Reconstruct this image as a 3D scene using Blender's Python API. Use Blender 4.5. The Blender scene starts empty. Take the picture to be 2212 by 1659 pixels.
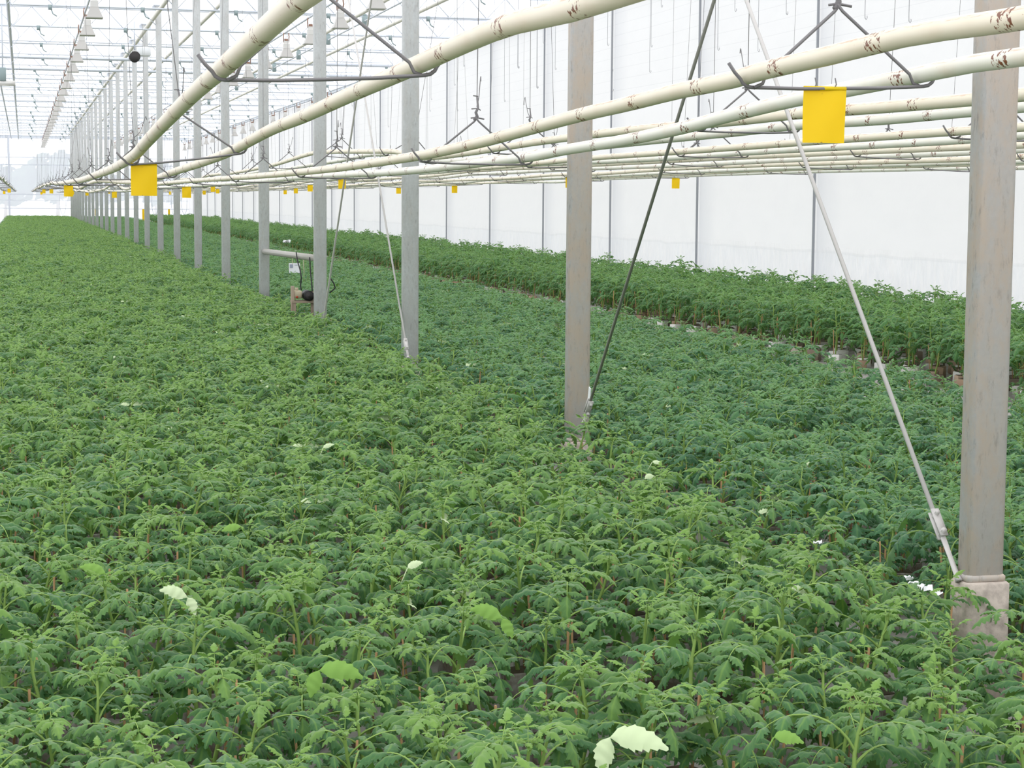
import bpy, math, random
from mathutils import Vector, Matrix, noise
random.seed(7)
C = bpy.context.scene.collection
V = Vector
PI = math.pi

# ------------------------------------------------------------------ camera
W, H, F = 2212.0, 1659.0, 4150.0
CX, CY = W/2, H/2
VX, VY, HS = 50.0, 427.0, 0.0073          # vanishing point of the post row, slope of the horizon
EYE = V((0, 0, 1.5))
_dy = V((VX-CX, -(VY-CY), -F)).normalized()
_d2 = V((VX+1000-CX, -(VY+1000*HS-CY), -F))
_up = _d2.cross(_dy).normalized()
if _up.y < 0: _up = -_up
_xx = _dy.cross(_up)
ROT = Matrix((_xx, _dy, _up))             # world = ROT @ camera vector
cam_d = bpy.data.cameras.new('camera'); cam = bpy.data.objects.new('camera', cam_d); C.objects.link(cam)
cam.matrix_world = Matrix.Translation(EYE) @ ROT.to_4x4()
cam_d.sensor_fit = 'HORIZONTAL'; cam_d.sensor_width = 36.0; cam_d.lens = 36.0*F/W
cam_d.clip_start = 0.05; cam_d.clip_end = 800
bpy.context.scene.camera = cam

def ray(px, py): return (ROT @ V((px-CX, -(py-CY), -F))).normalized()
def at(axis, px, py, v):                  # the point of the plane axis = v seen at pixel px, py
    d = ray(px, py); return EYE + d*((v-EYE[axis])/d[axis])
def proj(p):
    c = ROT.transposed() @ (V(p)-EYE)
    return CX+F*c.x/-c.z, CY-F*c.y/-c.z, -c.z

# ------------------------------------------------------------------ materials
def mat(name, col=(.5,.5,.5), rough=.6, metal=0., spec=.3):
    m = bpy.data.materials.new(name); m.use_nodes = True
    b = m.node_tree.nodes['Principled BSDF']
    b.inputs['Base Color'].default_value = (*col, 1); b.inputs['Roughness'].default_value = rough
    b.inputs['Metallic'].default_value = metal; b.inputs['Specular IOR Level'].default_value = spec
    return m
class NT:
    def __init__(s, m): s.m = m; s.t = m.node_tree; s.b = s.t.nodes.get('Principled BSDF'); s.o = s.t.nodes['Material Output']
    def n(s, kind, **kw):
        x = s.t.nodes.new(kind)
        for k, v in kw.items(): setattr(x, k, v)
        return x
    def l(s, a, b): s.t.links.new(a, b)
    def coord(s, what='Object'): return s.n('ShaderNodeTexCoord').outputs[what]
    def noise(s, vec, scale, detail=3, rough=.55, stretch=None):
        if stretch:
            mp = s.n('ShaderNodeMapping'); mp.inputs['Scale'].default_value = stretch; s.l(vec, mp.inputs['Vector']); vec = mp.outputs[0]
        x = s.n('ShaderNodeTexNoise'); x.inputs['Scale'].default_value = scale; x.inputs['Detail'].default_value = detail
        x.inputs['Roughness'].default_value = rough; s.l(vec, x.inputs['Vector']); return x.outputs['Fac']
    def ramp(s, fac, stops):
        r = s.n('ShaderNodeValToRGB'); e = r.color_ramp.elements
        while len(e) < len(stops): e.new(.5)
        for el, (p, c) in zip(e, stops): el.position = p; el.color = (*c, 1) if len(c) == 3 else c
        s.l(fac, r.inputs[0]); return r.outputs[0]
    def mix(s, fac, a, b, mode='MIX'):
        x = s.n('ShaderNodeMix', data_type='RGBA', blend_type=mode)
        for sock, v in ((x.inputs[0], fac), (x.inputs[6], a), (x.inputs[7], b)):
            if isinstance(v, (int, float)): sock.default_value = v
            elif isinstance(v, tuple): sock.default_value = (*v, 1)
            else: s.l(v, sock)
        return x.outputs[2]
    def math(s, op, a, b=0., c=0.):
        x = s.n('ShaderNodeMath', operation=op)
        for sock, v in zip(x.inputs, (a, b, c)):
            if isinstance(v, (int, float)): sock.default_value = v
            else: s.l(v, sock)
        return x.outputs[0]
    def bump(s, h, strength=.3, dist=.01):
        x = s.n('ShaderNodeBump'); x.inputs['Strength'].default_value = strength; x.inputs['Distance'].default_value = dist
        s.l(h, x.inputs['Height']); s.l(x.outputs[0], s.b.inputs['Normal'])

def mat_leaf(name, dark, light, young, under):
    m = mat(name, dark, .5, 0, .35); k = NT(m)
    at_ = k.n('ShaderNodeAttribute', attribute_name='tint'); sp = k.n('ShaderNodeSeparateColor'); k.l(at_.outputs['Color'], sp.inputs[0])
    oi = k.n('ShaderNodeObjectInfo')
    r = k.math('ADD', k.math('MULTIPLY', sp.outputs[1], .5), k.math('MULTIPLY', oi.outputs['Random'], .6))
    c = k.mix(r, dark, light)
    c = k.mix(sp.outputs[0], c, young)
    uv = k.coord('UV'); su = k.n('ShaderNodeSeparateXYZ'); k.l(uv, su.inputs[0])
    vein = k.math('SUBTRACT', 1., k.math('MULTIPLY', k.math('ABSOLUTE', k.math('SUBTRACT', su.outputs[0], .5)), 9.), )
    vein = k.math('MULTIPLY', k.math('MAXIMUM', vein, 0.), .5)
    side = k.math('PINGPONG', k.math('ADD', k.math('MULTIPLY', su.outputs[1], 6.), k.math('MULTIPLY', k.math('ABSOLUTE', k.math('SUBTRACT', su.outputs[0], .5)), -3.)), .5)
    side = k.math('MULTIPLY', k.math('MAXIMUM', k.math('SUBTRACT', 1., k.math('MULTIPLY', side, 6.)), 0.), .18)
    c = k.mix(k.math('MAXIMUM', vein, side), c, young)
    g = k.n('ShaderNodeNewGeometry')
    c = k.mix(k.math('MULTIPLY', g.outputs['Backfacing'], .75), c, under)
    k.l(c, k.b.inputs['Base Color'])
    k.b.inputs['Sheen Weight'].default_value = .25; k.b.inputs['Sheen Roughness'].default_value = .4
    tr = k.n('ShaderNodeBsdfTranslucent'); tc = k.mix(.55, c, (.22, .45, .03)); k.l(tc, tr.inputs[0])
    ms = k.n('ShaderNodeMixShader'); ms.inputs[0].default_value = .26
    k.l(k.b.outputs[0], ms.inputs[1]); k.l(tr.outputs[0], ms.inputs[2]); k.l(ms.outputs[0], k.o.inputs[0])
    return m
M = {}
M['leafA'] = mat_leaf('leaf yellowish', (.036,.130,.047), (.088,.225,.072), (.26,.44,.085), (.15,.28,.10))
M['leafB'] = mat_leaf('leaf bluish', (.034,.128,.060), (.070,.205,.092), (.18,.36,.11), (.14,.27,.11))
M['leafC'] = mat_leaf('leaf mid', (.040,.140,.045), (.080,.215,.065), (.20,.39,.09), (.15,.28,.10))
M['pale'] = mat('pale leaf underside', (.55,.66,.40), .6)
M['bright_leaf'] = mat('yellow green leaf', (.18,.34,.06), .55)
M['stem'] = mat('stem', (.26,.40,.10), .6)
M['stake'] = mat('stake wood', (.50,.30,.15), .7)
def mk():
    m = mat('block wrap', (.42,.40,.38), .45); k = NT(m); o = k.coord('Object'); z = k.n('ShaderNodeSeparateXYZ'); k.l(o, z.inputs[0])
    n = k.noise(o, 30); c = k.ramp(n, [(.3,(.17,.13,.10)), (.55,(.36,.33,.30)), (.75,(.55,.54,.54))]); k.l(c, k.b.inputs['Base Color']); return m
M['block'] = mk()
def mk():
    m = mat('pot white', (.7,.68,.64), .5); k = NT(m); oi = k.n('ShaderNodeObjectInfo')
    c = k.ramp(oi.outputs['Random'], [(.0,(.75,.74,.72)), (.45,(.72,.70,.66)), (.5,(.33,.22,.14)), (.75,(.45,.33,.24)), (.8,(.22,.17,.13))]); k.l(c, k.b.inputs['Base Color']); return m
M['pot'] = mk()
M['soil'] = mat('rooting wool', (.07,.055,.035), .95)
def mk():
    m = mat('floor cover', (.3,.29,.28), .55); k = NT(m); o = k.coord('Object')
    n1 = k.noise(o, 3, 5); n2 = k.noise(o, 40, 3)
    c = k.ramp(n1, [(.35,(.26,.245,.235)), (.6,(.46,.445,.44))]); c = k.mix(k.math('MULTIPLY', n2, .5), c, (.22,.18,.14)); k.l(c, k.b.inputs['Base Color']); k.bump(n2, .3, .01); return m
M['floor'] = mk()
def mk(name, base, stain, amount):
    m = mat(name, base, .55, .0, .35); k = NT(m); o = k.coord('Object'); oi = k.n('ShaderNodeObjectInfo')
    off = k.n('ShaderNodeVectorMath', operation='ADD'); k.l(o, off.inputs[0])
    cmb = k.n('ShaderNodeCombineXYZ'); k.l(k.math('MULTIPLY', oi.outputs['Random'], 37.), cmb.inputs[2]); k.l(cmb.outputs[0], off.inputs[1]); p = off.outputs[0]
    spang = k.noise(p, 60, 2); streak = k.noise(p, 9, 5, .65, (4, 4, .9)); blot = k.noise(p, 5, 6, .7, (2.4, 2.4, 1.2)); dark = k.noise(p, 18, 6, .75, (3.2, 3.2, .8))
    c = k.mix(spang, tuple(x*.86 for x in base), tuple(min(1, x*1.1) for x in base))
    c = k.mix(k.math('MULTIPLY', k.ramp(blot, [(.42,(0,0,0)), (.62,(1,1,1))]), amount), c, stain)
    c = k.mix(k.math('MULTIPLY', k.ramp(streak, [(.5,(0,0,0)), (.7,(1,1,1))]), amount*.55), c, (.55,.475,.41))
    c = k.mix(k.math('MULTIPLY', k.ramp(dark, [(.55,(0,0,0)), (.68,(1,1,1))]), .2+.45*amount), c, (.20,.185,.18))
    if amount > .5:                            # the stain sits on the broad front face, its edges stay bare
        sx = k.n('ShaderNodeSeparateXYZ'); k.l(o, sx.inputs[0])
        fr = k.math('MULTIPLY', k.math('LESS_THAN', k.math('ADD', sx.outputs[1], k.math('MULTIPLY', streak, .02)), -.024), k.math('GREATER_THAN', k.math('ADD', sx.outputs[0], k.math('MULTIPLY', blot, .03)), -.036))
        c = k.mix(k.math('MULTIPLY', k.math('MULTIPLY', fr, .5), k.math('ADD', blot, .1)), c, (.60,.50,.42))
    k.l(c, k.b.inputs['Base Color']); k.bump(spang, .08, .002); return m
M['post_near'] = mk('weathered galvanized', (.48,.47,.465), (.52,.43,.36), .95)
M['post'] = mk('galvanized', (.57,.58,.585), (.46,.45,.44), .42)
def mk():
    m = mat('concrete', (.36,.32,.28), .9); k = NT(m); o = k.coord('Object'); n = k.noise(o, 25, 5)
    k.l(k.ramp(n, [(.3,(.32,.27,.24)), (.6,(.60,.52,.46))]), k.b.inputs['Base Color']); k.bump(n, .5, .01); return m
M['concrete'] = mk()
def mk(name, base, rust):
    m = mat(name, base, .42, 0, .4); k = NT(m); uv = k.coord('UV'); s = k.n('ShaderNodeSeparateXYZ'); k.l(uv, s.inputs[0]); u, v = s.outputs[0], s.outputs[1]
    oi = k.n('ShaderNodeObjectInfo'); u = k.math('ADD', u, k.math('MULTIPLY', oi.outputs['Random'], 9.))
    cx = k.n('ShaderNodeCombineXYZ'); k.l(u, cx.inputs[0]); k.l(k.math('MULTIPLY', k.math('SINE', k.math('MULTIPLY', v, 2*PI)), .05), cx.inputs[1]); k.l(k.math('MULTIPLY', k.math('COSINE', k.math('MULTIPLY', v, 2*PI)), .05), cx.inputs[2])
    p = cx.outputs[0]
    band = k.math('LESS_THAN', k.math('FRACT', k.math('DIVIDE', u, .62)), .14)
    rings = k.noise(p, 52, 3, .6, (1.5, .6, .6)); ringm = k.math('MULTIPLY', band, k.ramp(rings, [(.53,(0,0,0)), (.57,(1,1,1))]))
    spots = k.ramp(k.noise(p, 42, 4, .7), [(.69,(0,0,0)), (.74,(1,1,1))])
    topline = k.math('MULTIPLY', k.math('LESS_THAN', k.math('ABSOLUTE', k.math('SUBTRACT', v, .38)), .03), k.ramp(k.noise(p, 12, 5, .7, (1, 6, 6)), [(.45,(0,0,0)), (.6,(1,1,1))]))
    blush = k.ramp(k.noise(p, 5, 3), [(.5,(0,0,0)), (.75,(1,1,1))])
    c = k.mix(k.math('MULTIPLY', blush, .28), base, (.72,.52,.36))
    c = k.mix(k.math('MULTIPLY', topline, rust*.7), c, (.55,.30,.19))
    c = k.mix(k.math('MULTIPLY', spots, rust*.7), c, (.34,.13,.05))
    c = k.mix(ringm, c, (.20,.065,.03)); k.l(c, k.b.inputs['Base Color']); return m
M['pipe_left'] = mk('cream paint rusty', (.83,.75,.60), 1.)
M['pipe'] = mk('cream paint', (.84,.82,.73), .7)
M['tube'] = mat('cream tube', (.80,.76,.68), .5)
M['wire'] = mat('dark wire', (.21,.20,.205), .45, .1)
M['zinc'] = mat('zinc rod', (.60,.575,.56), .45, .1)
M['darkrod'] = mat('dark rod', (.34,.33,.31), .5, 0)
M['thin'] = mat('thin steel wire', (.35,.35,.37), .5)
M['truss'] = mat('truss steel', (.66,.69,.76), .5, 0)
M['mullion'] = mat('mullion steel', (.34,.35,.38), .5, 0)
def mk():
    m = mat('yellow card', (.95,.62,.012), .45, 0, .3); k = NT(m); o = k.coord('Object')
    sp = k.ramp(k.noise(o, 55, 2), [(.74,(0,0,0)), (.77,(1,1,1))]); k.l(k.mix(sp, (1.,.74,.015), (.35,.2,.02)), k.b.inputs['Base Color'])
    tr = k.n('ShaderNodeBsdfTranslucent'); tr.inputs[0].default_value = (1,.76,.01,1); ms = k.n('ShaderNodeMixShader'); ms.inputs[0].default_value = .35
    k.l(k.b.outputs[0], ms.inputs[1]); k.l(tr.outputs[0], ms.inputs[2]); k.l(ms.outputs[0], k.o.inputs[0]); return m
M['yellow'] = mk()
def mk():
    m = mat('white film', (.80,.79,.79), .5, 0, .25); k = NT(m); o = k.coord('Object'); s = k.n('ShaderNodeSeparateXYZ'); k.l(o, s.inputs[0]); y, z = s.outputs[1], s.outputs[2]
    n = k.noise(o, 1.2, 4, .6); fold = k.noise(o, 2.2, 5, .6, (1, 1.6, .5)); low = k.math('LESS_THAN', z, .95)
    lines = k.math('MULTIPLY', k.math('LESS_THAN', k.math('FRACT', k.math('DIVIDE', z, .19)), .045), k.math('GREATER_THAN', z, 3.3))
    c = k.mix(k.math('MULTIPLY', lines, .35), (.80,.79,.785), (.42,.42,.44)); k.l(c, k.b.inputs['Base Color'])
    h = k.math('ADD', k.math('MULTIPLY', n, .5), k.math('MULTIPLY', k.math('MULTIPLY', fold, low), 2.5)); k.bump(h, .7, .05)
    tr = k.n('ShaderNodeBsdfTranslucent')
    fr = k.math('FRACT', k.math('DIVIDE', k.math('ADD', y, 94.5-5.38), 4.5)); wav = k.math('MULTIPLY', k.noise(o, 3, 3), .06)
    mullion_shade = k.ramp(k.math('ADD', fr, wav), [(.86,(0,0,0)), (1.0,(1,1,1))])  # bluish shading beside each mullion, painted into the film's translucent colour
    flap_shade = k.math('MULTIPLY', k.math('LESS_THAN', k.math('ADD', z, k.math('MULTIPLY', k.noise(o, .8, 2), .12)), .93), k.ramp(k.noise(o, 5, 4, .6, (1, 2.6, .7)), [(.35,(0,0,0)), (.65,(1,1,1))]))  # wrinkle shading on the bottom flap, painted into the translucent colour too
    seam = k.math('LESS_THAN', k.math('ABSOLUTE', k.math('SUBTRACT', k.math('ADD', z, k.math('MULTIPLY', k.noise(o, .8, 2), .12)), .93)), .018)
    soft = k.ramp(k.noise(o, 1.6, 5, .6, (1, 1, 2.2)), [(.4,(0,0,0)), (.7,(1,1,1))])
    tc_ = k.mix(k.math('MULTIPLY', mullion_shade, .55), (.69,.675,.66), (.47,.475,.50)); tc_ = k.mix(k.math('MULTIPLY', flap_shade, .35), tc_, (.50,.54,.58)); tc_ = k.mix(k.math('MULTIPLY', seam, .4), tc_, (.5,.5,.5)); tc_ = k.mix(k.math('MULTIPLY', soft, .16), tc_, (.55,.55,.56)); k.l(tc_, tr.inputs[0]); ms = k.n('ShaderNodeMixShader'); ms.inputs[0].default_value = .5
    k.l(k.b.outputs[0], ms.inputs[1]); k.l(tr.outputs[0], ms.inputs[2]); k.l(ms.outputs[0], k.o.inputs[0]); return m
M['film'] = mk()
def glass(name, clear, tint):
    m = bpy.data.materials.new(name); m.use_nodes = True; t = m.node_tree; t.nodes.clear()
    o = t.nodes.new('ShaderNodeOutputMaterial'); a = t.nodes.new('ShaderNodeBsdfTransparent'); a.inputs[0].default_value = (.97,.98,.98,1)
    b = t.nodes.new('ShaderNodeBsdfTranslucent'); b.inputs[0].default_value = (*tint, 1); x = t.nodes.new('ShaderNodeMixShader'); x.inputs[0].default_value = 1-clear
    t.links.new(a.outputs[0], x.inputs[1]); t.links.new(b.outputs[0], x.inputs[2]); t.links.new(x.outputs[0], o.inputs[0]); return m
M['glass'] = glass('roof glass', .9, (.95,.96,.97))
M['hazy'] = glass('hazy pane', .42, (.93,.95,.98))
M['lamp'] = mat('lamp reflector', (.54,.52,.50), .4)
M['lampbox'] = mat('lamp gear', (.70,.68,.66), .5)
M['lamprust'] = mat('lamp neck', (.30,.17,.12), .7)
M['black'] = mat('black rubber', (.02,.02,.022), .5)
M['charcoal'] = mat('charcoal', (.045,.04,.04), .6)
M['tube_grey'] = mat('grey tube', (.42,.40,.37), .6)
M['motor'] = mat('motor paint', (.30,.37,.38), .5)
M['beige'] = mat('beige paint', (.48,.42,.30), .6)
M['red'] = mat('red paint', (.45,.08,.04), .5)
M['wood'] = mat('grey wood', (.33,.26,.20), .85)
M['paper'] = mat('white paper', (.80,.80,.84), .6)
M['ink'] = mat('grey print', (.30,.32,.42), .7)
M['plastic'] = mat('white plastic', (.80,.81,.83), .45)
M['tree'] = mat('hazy tree', (.05,.09,.05), .8)
M['alu'] = mat('light rail', (.66,.69,.75), .5)

# ------------------------------------------------------------------ mesh helpers
class MB:
    def __init__(s): s.v = []; s.f = []; s.uv = []; s.t = []; s.mi = []; s.m = 0; s.tint = (0,0,0,1)
    def add(s, vs, fs, uvs=None):
        b = len(s.v); s.v += [tuple(p) for p in vs]; s.t += [s.tint]*len(vs)
        for i, q in enumerate(fs):
            s.f.append(tuple(b+j for j in q)); s.mi.append(s.m)
            s.uv += [uvs[j] for j in q] if uvs else [(0,0)]*len(q)
    def tube(s, pts, r, n=8, cap=True, u0=0.):
        pts = [V(p) for p in pts]; rr = r if isinstance(r, (list, tuple)) else [r]*len(pts)
        t0 = (pts[1]-pts[0]).normalized(); ref = V((0,0,1)) if abs(t0.z) < .9 else V((1,0,0))
        side = t0.cross(ref).normalized(); vs = []; uvs = []; u = u0
        for i, p in enumerate(pts):
            t = (pts[min(i+1, len(pts)-1)]-pts[max(i-1, 0)]).normalized()
            side = (side - t*side.dot(t)).normalized(); up = side.cross(t).normalized()
            if i: u += (p-pts[i-1]).length
            for j in range(n+1):
                a = 2*PI*j/n; vs.append(p+(side*math.cos(a)+up*math.sin(a))*rr[i]); uvs.append((u, j/n))
        fs = []
        for i in range(len(pts)-1):
            for j in range(n): fs.append((i*(n+1)+j, i*(n+1)+j+1, (i+1)*(n+1)+j+1, (i+1)*(n+1)+j))
        if cap: fs += [tuple(range(n-1, -1, -1)), tuple((len(pts)-1)*(n+1)+j for j in range(n))]
        s.add(vs, fs, uvs)
    def box(s, c, d, rot=None, bev=0.):
        c = V(c); x, y, z = (q/2 for q in d); b = min(bev, x*.9, y*.9, z*.9)
        if b <= 0:
            vs = [V((i*x, j*y, k*z)) for k in (-1,1) for j in (-1,1) for i in (-1,1)]
            fs = [(0,2,3,1), (4,5,7,6), (0,1,5,4), (2,6,7,3), (0,4,6,2), (1,3,7,5)]
        else:                                 # rounded vertical edges and a chamfer top and bottom
            out = []
            for (sx, sy) in ((1,1), (-1,1), (-1,-1), (1,-1)):
                a0 = {(1,1):0, (-1,1):90, (-1,-1):180, (1,-1):270}[(sx, sy)]
                for q in range(4):
                    a = math.radians(a0+q*30); out.append((sx*(x-b)+b*math.cos(a), sy*(y-b)+b*math.sin(a)))
            n = len(out); vs = []
            for (zz, k) in ((-z, (1-b*.5/x, 1-b*.5/y)), (-z+b*.5, (1,1)), (z-b*.5, (1,1)), (z, (1-b*.5/x, 1-b*.5/y))): vs += [V((px*k[0], py*k[1], zz)) for px, py in out]
            fs = [(l*n+i, l*n+(i+1) % n, (l+1)*n+(i+1) % n, (l+1)*n+i) for l in range(3) for i in range(n)]
            fs += [tuple(range(n-1, -1, -1)), tuple(3*n+i for i in range(n))]
        if rot: vs = [rot @ p for p in vs]
        s.add([p+c for p in vs], fs)
    def grid(s, fn, nu, nv, uvs=True):
        vs = [fn(i/nu, j/nv) for j in range(nv+1) for i in range(nu+1)]; u = [(i/nu, j/nv) for j in range(nv+1) for i in range(nu+1)]
        s.add(vs, [(j*(nu+1)+i, j*(nu+1)+i+1, (j+1)*(nu+1)+i+1, (j+1)*(nu+1)+i) for j in range(nv) for i in range(nu)], u)
    def mesh(s, name, mats, smooth=True):
        me = bpy.data.meshes.new(name); me.from_pydata(s.v, [], s.f)
        for m in (mats if isinstance(mats, (list, tuple)) else [mats]): me.materials.append(m)
        l = me.uv_layers.new(name='UVMap'); flat = [c for q in s.uv for c in q]; l.data.foreach_set('uv', flat)
        a = me.attributes.new('tint', 'FLOAT_COLOR', 'POINT'); a.data.foreach_set('color', [c for q in s.t for c in q])
        me.polygons.foreach_set('material_index', s.mi)
        if smooth: me.polygons.foreach_set('use_smooth', [True]*len(s.f))
        me.update(); return me
    def build(s, name, m, parent=None, smooth=True): return link(name, s.mesh(name, m, smooth), parent)
def link(name, me, parent=None):
    o = bpy.data.objects.new(name, me); C.objects.link(o)
    if parent: o.parent = parent
    return o
def tag(o, label=None, cat=None, group=None, kind=None):
    for k, v in (('label', label), ('category', cat), ('group', group), ('kind', kind)):
        if v: o[k] = v
    return o
def empty(name, loc=(0,0,0), rz=0.): 
    o = bpy.data.objects.new(name, None); C.objects.link(o); o.location = loc; o.rotation_euler = (0,0,rz); o.empty_display_size = .1; return o
def struct(o): o['kind'] = 'structure'; return o
ONES = 'zeroth first second third fourth fifth sixth seventh eighth ninth tenth eleventh twelfth thirteenth fourteenth fifteenth sixteenth seventeenth eighteenth nineteenth'.split()
TENS = {2: 'twent', 3: 'thirt', 4: 'fort', 5: 'fift', 6: 'sixt', 7: 'sevent', 8: 'eight', 9: 'ninet'}
def nth(i):
    i += 1
    if i < 20: return ONES[i]
    return TENS[i//10]+('ieth' if i % 10 == 0 else 'y-'+ONES[i % 10])
ORD = ['nearest']+[nth(i) for i in range(1, 99)]

# ------------------------------------------------------------------ the setting
XR, Y0, DY, NP = 2.79, 5.10, 4.5, 26          # row of posts
XWALL, YEND, ZT = 10.0, 121.8, 5.0            # long wall, end wall, truss bottom chord
b = MB(); b.grid(lambda u, v: V((-9+19.0*u, -2+124.5*v, 0)), 8, 40); struct(b.build('floor', M['floor']))
b = MB()                                       # film wall, slightly hollow between its mullions
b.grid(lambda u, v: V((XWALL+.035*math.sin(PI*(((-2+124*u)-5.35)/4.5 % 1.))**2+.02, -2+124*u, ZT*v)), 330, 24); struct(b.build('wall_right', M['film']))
DM = 4.5
for k in range(-1, 26):                        # mullions
    m = MB(); m.box((XWALL-.022, 5.38+DM*k, ZT/2), (.03, .022, ZT)); o = struct(m.build('trim_%d' % (k+2), M['mullion'], None, False))
m = MB(); m.box((XWALL-.06, 60, ZT+.03), (.10, 124, .07)); struct(m.build('trim_28', M['truss'], None, False))
m = MB(); m.box((XWALL-.05, 60, .06), (.08, 124, .12)); struct(m.build('baseboard_right', M['alu'], None, False))
# roof: three pitched glass spans between the gutters
SP = 7.2
for i, x0 in enumerate((XR-2*SP+.0, XR-SP, XR)):
    b = MB()
    for j in range(2):
        xa, xm, xb = x0+j*SP/2, x0+j*SP/2+SP/4, x0+(j+1)*SP/2
        b.grid(lambda u, v: V((xa+(xm-xa)*u, -2+124*v, 5.62+.75*u)), 1, 30); b.grid(lambda u, v: V((xm+(xb-xm)*u, -2+124*v, 6.37-.75*u)), 1, 30)
    o = b.build(('ceiling', 'ceiling', 'ceiling')[i], M['glass'], None, False); struct(o)
# end wall: hazy panes with posts and rails
b = MB(); b.grid(lambda u, v: V((-9+19.05*u, YEND, 6.3*v)), 12, 6); struct(b.build('wall_back', M['hazy'], None, False))
n = 29
for px in (20, 232, 420):
    p = at(1, px, 420, YEND-.1); m = MB(); m.box((p.x, YEND-.1, 2.6), (.12, .10, 5.2)); struct(m.build('trim_%d' % n, M['truss'], None, False)); n += 1
for z, t in ((5.2, .12), (3.95, .05), (3.5, .07), (1.7, .07), (1.35, .03), (.85, .05)):
    m = MB(); m.box((.5, YEND-.08, z), (19, .05, t)); struct(m.build('trim_%d' % n, M['truss'] if t > .1 else M['alu'], None, False)); n += 1
# trees far outside behind the end wall
for i, (x, r, z) in enumerate([(-4.5,2.6,2.0), (-1.2,2.0,1.7), (2.2,2.4,2.3), (5.4,1.6,1.5), (8.6,2.2,1.9)]):
    rt = empty('tree', (x, 131+i % 2*7, 0)); b = MB(); rnd = random.Random(i)
    for q in range(420):
        d = V((rnd.gauss(0,1), rnd.gauss(0,1), rnd.gauss(0,1))).normalized()*r*rnd.uniform(.55,1.05); c = V((d.x, d.y, z+.6+d.z*.62)); a = V((rnd.gauss(0,1), rnd.gauss(0,1), rnd.gauss(0,1))).normalized(); e = a.orthogonal().normalized()*.42
        b.add([c-e, c+a.cross(e)*.6, c+e, c-a.cross(e)*.6], [(0,1,2,3)])
    b.build('foliage', M['tree'], rt, False); s_ = MB(); s_.tube([(0,0,0), (.05,0,z)], [.14,.08], 8); s_.build('trunk', M['wood'], rt)
    tag(rt, 'hazy tree outside behind the far end wall, ' + nth(i) + ' from the left', 'tree', 'trees behind the end wall')

# ------------------------------------------------------------------ posts
def post_meshes():
    m = MB(); m.box((0,0,(5.5+.37)/2), (.122,.078,5.5-.37), None, .017); f = MB(); f.box((0,0,.185), (.146,.112,.37), None, .012)
    h = MB(); h.box((0,0,5.5), (.20,.10,.02)); h.box((-.09,0,5.44), (.08,.02,.10)); h.box((.09,0,5.44), (.08,.02,.10))
    c = MB(); c.box((0,0,.380), (.130,.086,.022), None, .017)
    return m.mesh('shaft', M['post']), f.mesh('concrete_foot', M['concrete']), h.mesh('head_plate', M['truss'], False), c.mesh('collar', M['post_near'])
shaft, foot, head, collar = post_meshes()
shaft_n = shaft.copy(); shaft_n.materials.clear(); shaft_n.materials.append(M['post_near'])
POSTX = {}
for k in range(NP):
    y = Y0+DY*k+(.11 if k == 0 else 0); r = empty('greenhouse_post', (XR, y, 0)); POSTX[k] = y
    o = link('shaft', shaft_n if k < 2 else shaft, r); f_ = link('concrete_foot', foot, r); link('head_plate', head, r); c_ = link('collar', collar, r)
    if k: f_.scale.z = .68; c_.location.z = -.12; o.scale.z = 5.245/5.13; o.location.z = 5.5-5.5*o.scale.z
    t = ('brown stained galvanized post on a concrete foot, nearest of the row', 'tall stained post with the dark brace rod at its foot, second of the row')
    tag(r, t[k] if k < 2 else ORD[k] + ' grey galvanized post of the long row, counted from the camera', 'post', 'row of greenhouse posts')

# ------------------------------------------------------------------ roof trusses
XL, XRR = XR-2*SP, XWALL
def truss_parts(heavy):
    lo = MB(); lo.tube([(XL,0,ZT), (XRR,0,ZT)], .045 if heavy else .02, 6); hi = MB(); hi.tube([(XL,0,ZT+.40), (XRR,0,ZT+.40)], .016, 6)
    w = MB(); x = XL; p = .74
    while x+p <= XRR+.01: w.tube([(x,0,ZT+.40), (x+p/2,0,ZT)], .011, 5); w.tube([(x+p/2,0,ZT), (x+p,0,ZT+.40)], .0065, 5); x += p
    return lo.mesh('bottom_chord', M['truss']), hi.mesh('top_chord', M['truss']), w.mesh('lattice', M['truss'])
TL, TH = truss_parts(False), truss_parts(True)
clampm = MB(); clampm.box((0,0,0), (.07,.05,.09)); clampm.tube([(.02,0,-.04), (.05,0,-.12), (.12,0,-.16)], .012, 5); clampm = clampm.mesh('cable_clamp', M['motor'])
for k in range(NP):
    r = empty('roof_truss', (0, Y0+DY*k, 0))
    for nm, me in zip(('bottom_chord', 'top_chord', 'lattice'), TH if k in (10, 11) else TL): link(nm, me, r)
    for q, x in enumerate((.45, 2.2, 4.0, 5.75, 7.6, 9.2)):
        o = link('cable_clamp', clampm, r); o.location = (x+.1*math.sin(k*2.1+q), 0, ZT-.03)
    tag(r, (ORD[k] + (' heavy' if k in (10, 11) else '') + ' lattice roof truss across the house, counted from the camera'), 'truss', 'roof trusses')

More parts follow.
